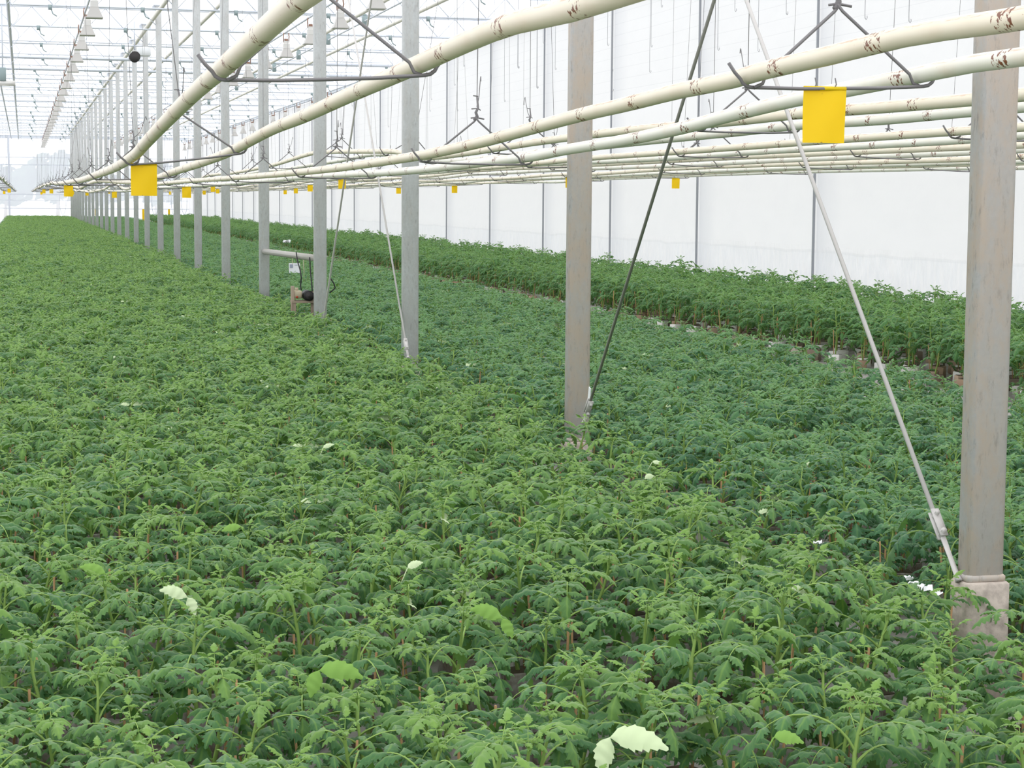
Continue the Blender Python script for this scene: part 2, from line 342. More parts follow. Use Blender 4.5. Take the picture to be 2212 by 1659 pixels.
# ------------------------------------------------------------------ heating pipes
HX = [-.68, .78, 2.235, 3.70, 5.16, 6.62, 8.08, 9.46]
PW = .265
trace = {
 (1,0): [(640,4),(610.5,30.7),(533.7,99.9),(487.6,141.4),(426,195),(376,244.5),(313.5,310),(294.6,332),(250.8,360.5),(213,376),(175.5,388.7),(125.4,396)],
 (1,1): [(1250,15),(1100,53),(1000,94),(907,138),(751,207),(657,251),(588,279),(500,326),(440,350),(378,370.5),(333.5,386),(289.7,393.2),(206.7,391.6),(172.5,406)],
 (2,0): [(2212,39),(2089,56),(1957,78),(1807,116),(1650,152.5),(1570,175.5),(1476,194),(1351,225.7),(1257,247.6),(1131,282),(1043,306),(934,331),(880,340.5),(813,351),(719,364),(594,377),(480,386),(410,391),(334,398),(289.7,404.6),(270,407.9),(254,399.7),(239,399.7),(226,407.9),(195,415)],
 (2,1): [(2212,122),(2098,138),(1963,166),(1838,191),(1712,216),(1570,250.8),(1476,276),(1351,302.5),(1225,323),(1151,338),(1043,351),(934,364),(845,372),(751,377),(679,381),(551,392),(455,399.4),(335,406),(280,412),(236,413)],
 (3,0): [(2212,204),(2089,216),(1901,232),(1731,245),(1589,260.8),(1408,276.6),(1284,290),(1151,308),(1079,319.7),(1006,331),(916,340),(860,328),(780,327),(713,328),(675,331),(588,357),(500,374)],
 (3,1): [(2212,230),(2089,241),(1901,259),(1731,269.8),(1589,285.6),(1408,303.7),(1306,315),(1169,328),(1050,342),(950,348),(860,335),(800,334),(740,346),(650,360)],
 (4,0): [(2212,274),(2089,282),(1901,295),(1750,306),(1453,328.6),(1281,341)],
 (4,1): [(2212,292),(2057,304),(1650,327),(1453,341),(1281,350)],
 (5,0): [(2212,313),(2057,319),(1650,337),(1498,344.5),(1281,356)],
 (5,1): [(2212,323),(2057,331),(1679,346.6),(1498,356),(1281,364)],
 (6,0): [(2212,338),(2057,345),(1634,357),(1431,366),(1281,376)],
 (6,1): [(2212,348),(2057,352),(1702,363),(1453,373),(1281,381)],
 (7,0): [(2212,352),(2057,356),(1702,366),(1453,377),(1281,384)],
 (7,1): [(2212,362),(2057,364),(1702,372),(1453,381),(1281,388)]}
PROF = {}
rnd = random.Random(3)
for j, hx in enumerate(HX):
    for s in (0, 1):
        x = hx+(-PW if s == 0 else PW); pts = []
        for q in trace.get((j, s), []):
            p = at(0, q[0], q[1], x)
            if not pts or p.y > pts[-1][0]+.05: pts.append((p.y, p.z))
        if not pts: pts = [(5.0, 1.88)]
        pts = [(.5, pts[0][1]+.0)] + pts; y = pts[-1][0]
        zl = pts[-1][1]
        while y < 118: y += 2.25; zl += (1.88-zl)*.10; pts.append((min(y, 118.), zl+rnd.uniform(-.025, .025)))
        PROF[j, s] = (x, pts)
def prof(j, s, y):
    x, P = PROF[j, s]
    for i in range(len(P)-1):
        if P[i][0] <= y <= P[i+1][0]:
            (y0, z0), (y1, z1) = P[i], P[i+1]; m = lambda a, b: (P[b][1]-P[a][1])/max(P[b][0]-P[a][0], .01)
            d0 = m(max(i-1,0), i+1); d1 = m(i, min(i+2, len(P)-1)); h = y1-y0; t = (y-y0)/h
            return z0*(2*t**3-3*t*t+1)+h*d0*(t**3-2*t*t+t)+z1*(-2*t**3+3*t*t)+h*d1*(t**3-t*t)
    return P[-1][1] if y > P[-1][0] else P[0][1]
PNAME = ['pipe pair over the left edge of the bed', 'pipe pair at the upper left', 'pipe pair just left of the posts', 'first pipe pair behind the posts', 'second pipe pair behind the posts', 'third pipe pair behind the posts', 'fourth pipe pair behind the posts', 'pipe pair nearest the white wall']
for (j, s), (x, P) in PROF.items():
    ys = []; y = .6
    while y < 117.9: ys.append(y); y += .22 if y < 12 else .5 if y < 45 else 1.2
    b = MB(); b.tube([(x, y, prof(j, s, y)) for y in ys], .0255, 16 if j < 4 else 10)
    o = b.build('heating_pipe', M['pipe_left' if s == 0 and j > 1 or j == 1 else 'pipe'])
    tag(o, 'cream rust-marked heating pipe, ' + ('left' if s == 0 else 'right') + ' of the ' + PNAME[j], 'pipe', 'heating pipes')

# ------------------------------------------------------------------ pipe hangers
def hook(sx):                                   # end of the cross bar, wrapping up round a pipe
    return [V((sx*(PW+.034*math.sin(a)), .0, .0255-.031*math.cos(a))) for a in [math.radians(q) for q in (0, 25, 50, 75)]] + [V((sx*(PW+.05), 0, .036)), V((sx*(PW+.068), 0, .062))]
bar = MB(); L_ = list(reversed(hook(-1))); R_ = hook(1); bar.tube(L_+[V((-.12,0,-.010)), V((.12,0,-.010))]+R_, .0052, 8); bar = bar.mesh('cross_bar', M['wire'])
rod = MB(); rod.tube([(PW-.005,.008,-.006), (PW-.028,.012,.004), (PW-.04,.010,.030), (.012,.0,.205), (-.004,0,.225)], .0048, 8); rod = rod.mesh('diagonal_rod', M['wire'])
knot = MB()
knot.tube([(-.012,0,.212), (.004,.008,.232), (-.006,-.006,.25), (.006,0,.275), (0,0,.33)], [.008,.009,.008,.006,.005], 7); knot.tube([(-.03,0,.222), (0,.006,.226), (.04,0,.218)], .004, 6); knot.tube([(-.028,.0,.268), (.006,0,.272), (.02,0,.262)], .003, 5); knot.tube([(-.02,.0,.335), (.006,0,.332)], .003, 5)
knot = knot.mesh('wire_knot', M['wire'])
tails = []
for q in range(5):
    rr = random.Random(40+q); a = rr.uniform(0, 6.28); m = MB(); d = V((math.cos(a), .4*math.sin(a), 0)); s_ = rr.uniform(.6, 1.2)
    m.tube([V((0,0,.27)), V((0,0,.30))+d*.03*s_, V((0,0,.36))+d*.055*s_, V((0,0,.40+.02*q % .05))+d*.075*s_, V((0,0,.385))+d*.088*s_, V((0,0,.36))+d*.09*s_] if q % 2 else [V((0,0,.28)), V((0,0,.31))+d*.035*s_, V((0,0,.33))+d*.05*s_, V((0,0,.43))+d*.085*s_, V((0,0,.435))+d*.09*s_, V((0,0,.41))+d*.094*s_], .0024, 5)
    tails.append(m.mesh('loose_wire_end', M['wire']))
line = MB(); line.tube([(0,0,0), (0,0,1)], .0022, 5); line = line.mesh('suspension_wire', M['wire'])
HANG = {}
for j, hx in enumerate(HX):
    for k in range(NP):
        y = (5.08+4.5*k if k < 5 else Y0+DY*k)+(0 if k < 3 else random.uniform(-.08, .08)); zl, zr = prof(j, 0, y)-.031, prof(j, 1, y)-.031; z = (zl+zr)/2
        r = empty('pipe_hanger', (hx, y, z)); r.rotation_euler = (0, -math.atan2(zr-zl, 2*PW), random.uniform(-.03, .03)); HANG[j, k] = r
        link('cross_bar', bar, r); o = link('diagonal_rod', rod, r); o = link('diagonal_rod', rod, r); o.rotation_euler = (0,0,PI)
        link('wire_knot', knot, r); o = link('loose_wire_end', tails[(j*3+k) % 5], r); o.rotation_euler.z = j*1.3+k
        o = link('suspension_wire', line, r); o.location = (0,0,.32); o.scale = (1,1,max(.2, ZT-z-.34))
        tag(r, 'wire hanger, ' + ORD[k] + ' along the ' + PNAME[j], 'hanger', 'pipe hangers')

# ------------------------------------------------------------------ yellow sticky traps
def card(w, h, wave=.004):
    m = MB(); n = 8
    m.grid(lambda u, v: V(((u-.5)*w, wave*math.sin(u*5+v*3)+.0006, -v*h)), n, n); m.grid(lambda u, v: V(((.5-u)*w, wave*math.sin((1-u)*5+v*3)-.0006, -v*h)), n, n)
    m.tube([(-w/2,0,0), (w/2,0,0)], .0065, 8); return m.mesh('card', M['yellow'])
CARD = card(.126, .152)
clip = MB(); clip.tube([(0,0,.03), (.004,0,.012), (-.004,0,-.004)], .002, 5); clip = clip.mesh('clip', M['wire'])
CARDB = bpy.data.meshes.new('x')
bpy.data.meshes.remove(CARDB)
traps = [  # px, py of the top edge, pair, label
 (1782, 184, 2, 'largest yellow sticky trap, on the hanger bar left of the nearest post'),
 (311, 380, 1, 'second largest yellow sticky trap, hanging under the left pipe pair before the posts'),
 (148, 408, 1, 'yellow sticky trap at the left edge of the merging row of far posts'),
 (157, 421, 2, 'tiny yellow trap just under the one at the merging posts'),
 (188, 420, 2, 'small yellow trap right of the merging far posts'),
 (247, 412, 2, 'small yellow sticky trap between thin far posts left of the big left card'),
 (237, 415, 3, 'sliver of a yellow trap beside the small card between far posts'),
 (403, 403, 2, 'yellow sticky trap first to the right of the big left card'),
 (368, 414, 5, 'tiny far yellow trap right of the big left card'),
 (441, 401, 5, 'tiny yellow trap touching the pipe left of a front card pair'),
 (460, 400, 4, 'left one of two overlapping yellow traps beside a grey post'),
 (470, 404, 5, 'right one of two overlapping yellow traps beside a grey post'),
 (111, 417, 1, 'small yellow trap left of the merging far posts, nearest to them'),
 (95, 422, 1, 'tiny yellow trap, second left of the merging far posts'),
 (85, 425, 1, 'tiniest yellow trap, third left of the merging far posts'),
 (9, 418, 0, 'yellow trap at the very left frame edge'),
 (20, 423, 0, 'yellow trap second from the left frame edge, slightly lower'),
 (616, 408, 7, 'small yellow trap, leftmost of three between two tall posts'),
 (639, 403, 6, 'middle yellow trap of three between two tall posts'),
 (670, 396, 5, 'yellow trap close left of the tall post, rightmost of three'),
 (739, 383, 4, 'yellow trap behind the dark slanting brace rod'),
 (861, 400, 7, 'yellow trap close left of a post beside the pale brace rod'),
 (982, 390, 7, 'yellow trap before the white wall between two wide spaced posts'),
 (1221, 369, 6, 'yellow trap half hidden by the left side of the second post'),
 (1460, 383, 7, 'yellow trap before the white wall, right of the dark brace rod')]
for px, py, j, lab in traps:
    best = None
    for s in (-1, 0, 1):
        x = HX[j]+s*PW*.6; p = at(0, px, py, x)
        for k in range(NP):
            d = abs(p.y-HANG[j, k].location.y)
            if best is None or d < best[0]: best = (d, x, p, k)
    d, x, p, k = best; h = HANG[j, k]
    if px == 1782: p = at(1, px, py, h.location.y); x = p.x; d = 0
    elif d < .6: p = at(1, px, py, h.location.y); x = max(HX[j]-.2, min(HX[j]+.2, p.x))
    if px == 311: p = at(1, px, py, h.location.y); x = p.x; d = 0
    y = p.y
    r = empty('sticky_trap', (x, h.location.y if d < .6 else y, 0), random.uniform(-.08, .08))
    if d < .6: r.location.z = h.location.z-.010+math.tan(-h.rotation_euler.y)*(x-h.location.x)
    else:
        s = 0 if x < HX[j] else 1; x = PROF[j, s][0]; y = min(116.5, at(0, px, py, x).y); r.location = (x, y, prof(j, s, y)-.046)
    link('card', CARD, r); o = link('clip', clip, r); o.location.x = -.03; o = link('clip', clip, r); o.location.x = .03
    tag(r, lab, 'sticky trap', 'yellow sticky traps')
for i, (px, py0, py1, wpx, lab) in enumerate([(310, 452, 479, 6, 'tall bright yellow strip hanging at the far end, widest of three'), (365, 452, 470, 4.5, 'thin yellow strip at the far end right of the tall one'), (206, 452, 466, 2.5, 'narrowest yellow strip between far left posts')]):
    Y = 116.0 if i != 2 else 112.; a, c = at(1, px, py0, Y), at(1, px, py1, Y); hh = a.z-c.z; r = empty('sticky_strip', (a.x, Y, a.z))
    link('sheet', card(wpx*Y*.97/F, hh, .0), r); m = MB(); m.tube([(0,0,0), (0,0,1.88-a.z)], .004, 5); m.build('string', M['wire'], r); tag(r, lab, 'sticky strip', 'yellow strips at the far end')

# ------------------------------------------------------------------ tubes, cables and lamps under the roof
def along(name, x, z, r, m, lab, cat, y0=4.0, n=8, parts=None):
    b = MB(); b.tube([(x, y0+(118-y0)*i/30, z) for i in range(31)], r, n); o = b.build(name, m)
    return tag(o, lab, cat)
along('overhead_tube', 2.68, 5.22, .045, M['tube'], 'cream tube along the tops of the post row', 'tube')
along('overhead_tube', 3.66, 5.15, .04, M['tube'], 'cream tube under the roof, first to the right of the post row', 'tube')
along('overhead_tube', 6.02, 4.88, .035, M['tube'], 'upper cream tube under the roof near the slanting brace rods', 'tube')
along('overhead_tube', 6.86, 4.83, .035, M['tube'], 'lower cream tube under the roof, closest to the white wall', 'tube')
s_ = along('drive_shaft', 6.30, 4.86, .017, M['truss'], 'thin grey drive shaft with gearboxes between two cream tubes', 'shaft')
for k in range(2, NP):
    m = MB(); m.box((6.30, Y0+DY*k-.3, 4.86), (.10,.12,.19), None, .02); m.box((6.30, Y0+DY*k-.3, 4.97), (.06,.08,.05)); m.build('gearbox', M['motor'], s_)
tray = along('cable_tray', -.21, 4.95, .035, M['alu'], 'pale cable tube with hanging cable loops under the left roof', 'cable tray')
for k in range(5, NP):
    m = MB(); y = Y0+DY*k-1.
    m.tube([V((-.19+.16*math.sin(PI*t/8), y+t*.02, 4.95-.45*t/8)) for t in range(9)], .006, 5); m.build('cable_loop', M['alu'], tray)
along('overhead_tube', -.62, 4.98, .03, M['truss'], 'grey tube under the roof at the left frame edge', 'tube')
refl = MB()
def frust(m, z0, w0, d0, z1, w1, d1):
    vs = [V((i*w/2, j*d/2, z)) for z, w, d in ((z0,w0,d0), (z1,w1,d1)) for i, j in ((-1,-1), (1,-1), (1,1), (-1,1))]
    m.add(vs, [(i, (i+1) % 4, 4+(i+1) % 4, 4+i) for i in range(4)])
frust(refl, 0, .27, .30, .17, .13, .15); refl.box((0,0,.0), (.275,.305,.012)); refl = refl.mesh('reflector', M['lamp'], False)
lbox = MB(); lbox.box((0,0,.22), (.13,.16,.11), None, .015); lbox.box((0,0,.30), (.10,.10,.05)); lbox = lbox.mesh('gear_box', M['lampbox'], False)
lneck = MB(); lneck.box((0,0,.345), (.07,.05,.05)); lneck.tube([(-.05,0,.30), (-.06,0,.42), (-.05,0,.49)], .012, 6); lneck.tube([(.05,0,.30), (.06,0,.42), (.05,0,.49)], .012, 6); lneck = lneck.mesh('bracket', M['lamprust'])
rails = [(1.17, 'left lamp row over the near bed', 'rail of the left lamp row'), (5.3, 'middle lamp row behind the posts', 'rail of the middle lamp row'), (9.3, 'lamp row along the white wall', 'rail of the lamp row along the white wall')]
for x, nm, rl in rails:
    along('lamp_rail', x, 4.93 if x < 9 else 4.86, .02, M['truss'], 'thin steel ' + rl, 'rail')
    i = 0; y = {1.17: 32.4, 5.3: 29.5, 9.3: 60.}[x]
    while y < 117:
        r = empty('grow_lamp', (x, y, 4.42 if x < 9 else 4.35)); link('reflector', refl, r); link('gear_box', lbox, r); link('bracket', lneck, r)
        tag(r, 'white trapezoid grow lamp, ' + ORD[i] + ' along the ' + nm, 'lamp', 'grow lamps'); y += 3.48; i += 1
# vertical wires with small hooks hanging from the trusses
hw = [(1001,144),(1030,219),(931,216),(928,241),(981,185),(987,240),(1089,220),(1119,148),(1160,191),(1199,151),(1118,147),(1159,191),(1173,94),(1199,151),(1312,99),(1321,155),(1322,197),(1403,157),(1406,102),(1428,16),(1508,163),(1550,109),(1587,25),(1637,112),(1698,31),(1698,32),(1868,42),(1963,49),(760,230),(838,275),(845,190),(790,170),(660,150),(640,75),(835,80),(968,60),(905,100)]
seen = set(); lst = []
for px, py in hw:
    if (px//4, py//4) in seen: continue
    seen.add((px//4, py//4)); best = None
    for k in range(2, 20):
        p = at(1, px, py, Y0+DY*k)
        if 3.2 < p.x < 9.5 and p.z < 4.8 and (best is None or abs(p.x-7.2) < abs(best.x-7.2)): best = p
    if best: lst.append((px, best))
lst.sort(key=lambda q: q[0])
for i, (px, p) in enumerate(lst):
    m = MB(); m.tube([(0,0,ZT-p.z), (.0,0,.05), (.002,0,.01), (.012,0,0), (.02,0,.012), (.018,0,.03)], .0028, 5)
    o = m.build('hanging_wire', M['thin']); o.location = p
    tag(o, 'thin hooked wire hanging from the roof before the white wall, ' + nth(i) + ' from the left', 'wire', 'hanging crop wires')

# ------------------------------------------------------------------ brace rods
def brace(name, p0, p1, r, m, lab, mid=None, bits=True):
    root = empty(name, p0); p0, p1 = V(p0), V(p1); d = (p1-p0)
    b = MB(); b.tube([V((0,0,0)), d], r, 10); b.build('rod', m, root)
    if mid is not None:                          # a two-plate clevis with bolts
        q = d*mid; dn = d.normalized(); rotm = dn.to_track_quat('Z', 'Y').to_matrix(); c = MB()
        for sgn in (-1, 1): c.box(q+rotm @ V((0, sgn*.011, 0)), (.026, .005, .10), rotm)
        c.tube([q+rotm @ V((0,-.024,.032)), q+rotm @ V((0,.024,.032))], .008, 8); c.tube([q+rotm @ V((0,-.024,-.036)), q+rotm @ V((0,.024,-.036))], .009, 8); c.build('clevis', M['zinc'], root)
        c = MB(); c.tube([q-dn*.05, q-dn*.12, V((0,0,0))+dn*.02, V((0,0,0))], [.009,.008,.009,.012], 8); c.build('lower_bolt', M['zinc'], root)
    return tag(root, lab, 'brace rod')
XB = XR-.075
def line2(a, c, x, z0, z1):
    p, q = at(0, *a, x), at(0, *c, x); f = lambda z: p+(q-p)*((z-p.z)/(q.z-p.z)); return f(z0), f(z1)
p0, p1 = line2((2055,1210), (1612,0), XB, .37, 5.0); brace('brace_rod', p0, p1, .0075, M['zinc'], 'pale slanting brace rod with a clevis, at the foot of the nearest post', (at(0,2028,1130,XB)-p0).length/(p1-p0).length)
p0, p1 = line2((1268,890), (1543,0), XB-.022, .40, 5.0); brace('brace_rod', p0, p1, .0075, M['darkrod'], 'dark slanting brace rod rising right from the foot of the second post', .02)
p0, p1 = line2((868,690), (788,210), XB, .35, 5.0); brace('brace_rod', p0, p1, .0075, M['zinc'], 'pale thin brace rod rising left from the foot of the third post', .02)
p0, p1 = line2((702,672), (802,0), XB-.022, .35, 5.0); brace('brace_rod', p0, p1, .0075, M['darkrod'], 'dark thin brace rod rising right from the foot of the fourth post', .66)
t = at(0, 1272, 862, XR-.09); m = MB(); m.box((0,0,0), (.004,.03,.12), Matrix.Rotation(.3, 3, 'X')); o = m.build('steel_tag', M['plastic'], None, False); o.location = t
tag(o, 'small pale metal tag beside the dark brace rod at the second post', 'tag')

# ------------------------------------------------------------------ the tube, pump and card between the third and fifth post
pa, pb = V((XR-.0, POSTX[4], .88)), V((XR, POSTX[3], .93)); m = MB(); m.tube([pa, pb], .034, 12); r = m.build('cross_tube', M['tube_grey'])
tag(r, 'grey tube fixed level between the fourth and fifth post', 'tube')
P0 = at(0, 658, 638, XR-.12); pr = empty('water_pump', (P0.x, P0.y, 0)); zc = P0.z
m = MB(); m.tube([(.03,-.10,zc), (.03,.10,zc)], .05, 20); [m.tube([(.03,-.10-.004,zc), (.03,-.112,zc)], .05-.012*q, 20) for q in range(1)]; m.build('motor', M['black'], pr)
m = MB(); m.tube([(.03,-.115,zc), (.03,-.12,zc)], .038, 20); m.tube([(.03,-.118,zc), (.03,-.128,zc)], .012, 10); m.build('fan_cover', M['charcoal'], pr)
m = MB(); m.box((-.075,.02,zc+.01), (.09,.16,.075), None, .02); m.tube([(-.075,.02,zc+.04), (-.075,.02,zc+.075)], .016, 10); m.build('pump_body', M['beige'], pr)
m = MB(); m.tube([(-.085,-.066,zc-.012), (-.085,-.08,zc-.012)], .012, 10); m.build('drain_plug', M['red'], pr)
m = MB(); m.box((.0,0,zc-.06), (.26,.2,.02)); [m.box((sx*.11,sy*.08,(zc-.07)/2), (.025,.025,zc-.07)) for sx in (-1,1) for sy in (-1,1)]; m.build('stand', M['wood'], pr, False)
tag(pr, 'small pump with a round black motor standing above the plants left of the fourth post', 'pump')
for px, lab in ((632, 'weathered wooden stake left of the pump'), (675, 'weathered wooden stake between the pump and the fourth post')):
    a = at(1, px, 618 if px == 632 else 630, P0.y-.05); m = MB(); m.box((0,0,a.z/2), (.035,.04,a.z), None, .008); o = m.build('wooden_stake', M['wood']); o.location = (a.x, a.y, 0); tag(o, lab, 'stake')
for i, (pts, lab) in enumerate([([(640,545),(642,562),(648,582),(651,600),(649,618),(651,626)], 'black cable curving from the grey tube down to the pump'), ([(669,556),(670,580),(673,610),(675,634)], 'straight black cable hanging from the grey tube beside the fourth post'), ([(712,598),(721,612),(724,622),(718,628),(712,632)], 'black cable loop on the right side of the fourth post')]):
    q = [at(0, *p, XR-(.05 if i < 2 else -.11)) for p in pts] if i < 2 else [at(1, *p, POSTX[3]) for p in pts]
    m = MB(); m.tube(q, .007, 6); o = m.build('cable', M['black']); tag(o, lab, 'cable')
cd = empty('sign_card', at(0, 636, 579, 3.9)); m = MB(); m.box((0,0,0), (.165,.003,.145), Matrix.Rotation(-.12, 3, 'X')); m.build('sheet', M['paper'], cd, False)
m = MB(); m.box((-.045,-.003,.03), (.045,.002,.05), Matrix.Rotation(-.12, 3, 'X')); m.box((.03,-.001,.045), (.06,.001,.006)); m.build('print', M['ink'], cd, False)
z = cd.location.z; m = MB(); m.tube([(-.02,.006,-z), (-.03,.006,.16)], .004, 6); m.build('stick', M['beige'], cd); tag(cd, 'white printed card on a stick in the plants behind the grey tube', 'card')
a = at(0, 655, 568, 3.9); m = MB(); m.tube([(.03,0,-a.z), (-.0,0,.12)], .005, 6); o = m.build('plant_stick', M['beige']); o.location = a; tag(o, 'pale yellow stick just right of the white card', 'stick')
def scrap(p, s, seed, lab, group=None, mm='plastic'):
    rr = random.Random(seed); m = MB(); hs = [[rr.uniform(-.35,.35) for _ in range(5)] for _ in range(5)]
    m.grid(lambda u, v: V(((u-.5)+.2*hs[round(u*4)][round(v*4)], (v-.5)*.8+.2*hs[round(v*4)][round(u*4)], .7*hs[round(u*4)][round(v*4)]))*s, 4, 4); o = m.build('plastic_scrap', M[mm], None, False); o.location = p; return tag(o, lab, 'scrap', group)
scrap(at(0, 619, 521, 6.0), .17, 1, 'crumpled white plastic on the plants above the grey tube')
for i, (px, py, lab) in enumerate([(1962,1248,'white scrap left of the nearest post foot, leftmost and highest'), (1973,1259,'small white scrap upright among leaves, second from the left'), (1985,1265,'white scrap left of the nearest post foot, third from the left'), (2003,1271,'largest white scrap left of the nearest post foot'), (2023,1280,'white scrap nearest to the post foot on its left'), (1768,1172,'greyish white scrap lying among plants left of the pale brace rod'), (1205,1174,'tiny white scrap among the plants in the middle of the bed')]):
    scrap(at(2, px, py, .40 if i < 5 else .42), .028 if i != 3 else .036, 5+i, lab, 'white scraps in the bed')
# fan and motor under the roof
p = at(0, 291, 123, 2.45); fr = empty('circulation_fan', p); m = MB(); m.tube([(0,-.10,0), (0,.10,0)], .12, 16); m.build('fan_housing', M['charcoal'], fr); m = MB(); m.box((.2,0,.12), (.3,.2,.2), None, .04); m.build('motor', M['plastic'], fr); m = MB(); m.tube([(0,0,.15), (0,0,ZT+.4-p.z)], .02, 6); m.build('hanger', M['truss'], fr)
tag(fr, 'dark round fan with white motor beside the tops of the far posts', 'fan')
p = at(1, 6, 170, Y0+DY*7); fr = empty('vent_motor', p); m = MB(); m.box((0,0,.08), (.12,.12,.24), None, .02); m.build('motor', M['motor'], fr); m = MB(); m.tube([(-.1,0,-.08), (.22,0,-.08)], .05, 10); m.build('gear', M['lampbox'], fr); m = MB(); m.tube([(0,0,.18), (0,0,ZT-p.z)], .015, 6); m.build('mount', M['truss'], fr)
tag(fr, 'grey roof vent motor at the left frame edge under the roof', 'motor')
for i, (x0, x1, yt, yb, lab) in enumerate([(128,143,430,464,'thin cable loop hanging before the merging far posts'), (328,341,437,466,'thin cable loop hanging right of the big left card'), (370,383,437,465,'thin cable loop left of a far post'), (392,404,437,463,'thin cable loop under the card right of the big left card')]):
    Y = 60. if i else 90.; a, c, d = at(1, x0, yt, Y), at(1, x1, yt, Y), at(1, (x0+x1)/2, yb, Y); zt = 1.9
    m = MB(); m.tube([V((a.x,Y,zt))]+[V((a.x+(c.x-a.x)*(1-math.cos(t*PI/8))/2, Y, d.z+(a.z-d.z)*(1-math.sin(t*PI/8)))) for t in range(9)]+[V((c.x,Y,zt))], .009, 5); o = m.build('cable_loop', M['truss']); tag(o, lab, 'cable', 'hanging cable loops')

# ------------------------------------------------------------------ tomato plants
def leaflet(m, base, dr, nor, ln, wd, droop, fold, rr, NS=10, teeth=1., roll=None):
    dr = dr.normalized(); h = V((dr.x, dr.y, 0)); h = h.normalized() if h.length > .05 else V((1,0,0)); e0 = math.atan2(dr.z, math.hypot(dr.x, dr.y))
    cr = V((h.y, -h.x, 0)); roll = rr.uniform(-.35,.35) if roll is None else roll; tw = rr.uniform(-.3,.3); rows = []; c = V(base); bend = rr.uniform(-.35,.35)
    for i in range(NS+1):
        s = i/NS; e = e0-droop*s**1.15; hh = h*math.cos(bend*s)+cr*math.sin(bend*s); t = hh*math.cos(e)+V((0,0,math.sin(e)))
        if i: c = c+t*(ln/NS)
        cc = V((hh.y, -hh.x, 0)); nn = cc.cross(t); a = roll+tw*s; x, n = cc*math.cos(a)+nn*math.sin(a), nn*math.cos(a)-cc*math.sin(a)
        w = wd*(math.sin(PI*min(1, s*1.02)**.75)**.85 if 0 < s < 1 else .03); row = []
        for q in (-1, -.55, 0, .55, 1):
            ww = w*(1 if abs(q) < .9 else (1+.16*teeth if i % 2 else 1-.30*teeth))
            row.append(c+x*(q*ww*math.cos(fold*.6))-n*(math.sin(fold)*abs(q)**1.4*ww-.10*w*math.sin(i*1.7+q*2))+(t*(.05*ln) if abs(q) > .9 and i % 2 else V()))
        rows.append(row)
    vs = [p for r in rows for p in r]; uv = [(q, i/NS) for i in range(NS+1) for q in (0, .25, .5, .75, 1)]
    fs = [(i*5+j, (i+1)*5+j, (i+1)*5+j+1, i*5+j+1) for i in range(NS) for j in range(4)]
    k = NS//2*5+1; nr = (vs[k+5]-vs[k]).cross(vs[k+1]-vs[k])
    if nr.z < 0: fs = [f[::-1] for f in fs]
    m.add(vs, fs, uv)
def compound(m, st, base, az, L, a0, a1, pairs, size, young, rr, bare=.3):
    d = V((math.cos(az), math.sin(az), 0)); lat = V((-d.y, d.x, 0)); N = 9; pts = [V(base)]; tans = []; bend = rr.uniform(-.25,.25)
    for i in range(N):
        a = a0+(a1-a0)*((i+.5)/N)**1.15; dd = (d*math.cos(bend*i/N)+lat*math.sin(bend*i/N)); t = dd*math.cos(a)+V((0,0,math.sin(a))); tans.append(t); pts.append(pts[-1]+t*(L/N))
    tans.append(tans[-1]); st.tint = (young,0,0,1); st.tube(pts, [.0032*size-.0023*size*i/N for i in range(N+1)], 5, False)
    g = rr.random(); m.tint = (young, g, 0, 1)
    def P(t): x = t*N; i = min(int(x), N-1); return pts[i].lerp(pts[i+1], x-i), tans[i]
    for q in range(pairs):
        t = bare+(.93-bare)*(q/(max(pairs-1, 1)))
        sz = size*(.62+.5*math.sin(PI*(.25+.6*q/max(pairs-1, 1))))*rr.uniform(.85,1.1)
        for sd in (-1, 1):
            p, tn = P(min(.98, t+rr.uniform(-.02,.02))); la = tn.cross(V((0,0,1))).normalized()*sd; nor = la.cross(tn)*sd; nor = nor if nor.z > 0 else -nor
            sweep = rr.uniform(.3,.7); dr = la*math.cos(sweep)+tn*math.sin(sweep); dr = V((dr.x, dr.y, max(dr.z, 0)*.3+rr.uniform(.25,.6)))
            leaflet(m, p, dr, nor, .070*sz, .0165*sz, rr.uniform(1.1,1.9), rr.uniform(.45,.95), rr)
    for q in range(2):                           # small leaflets between the pairs
        p, tn = P(bare+.12+.2*q); la = tn.cross(V((0,0,1))).normalized()*(1 if rr.random() < .5 else -1); nor = V((0,0,1))
        leaflet(m, p, la+tn*.3, nor, .024*size, .009*size, .8, .5, rr, 6)
    p, tn = P(1.); nor = tn.cross(V((0,0,1))).cross(tn); nor = nor if nor.z > 0 else -nor
    leaflet(m, p, V((tn.x, tn.y, tn.z+.25)), nor, .084*size, .021*size, rr.uniform(.7,1.2), .6, rr)
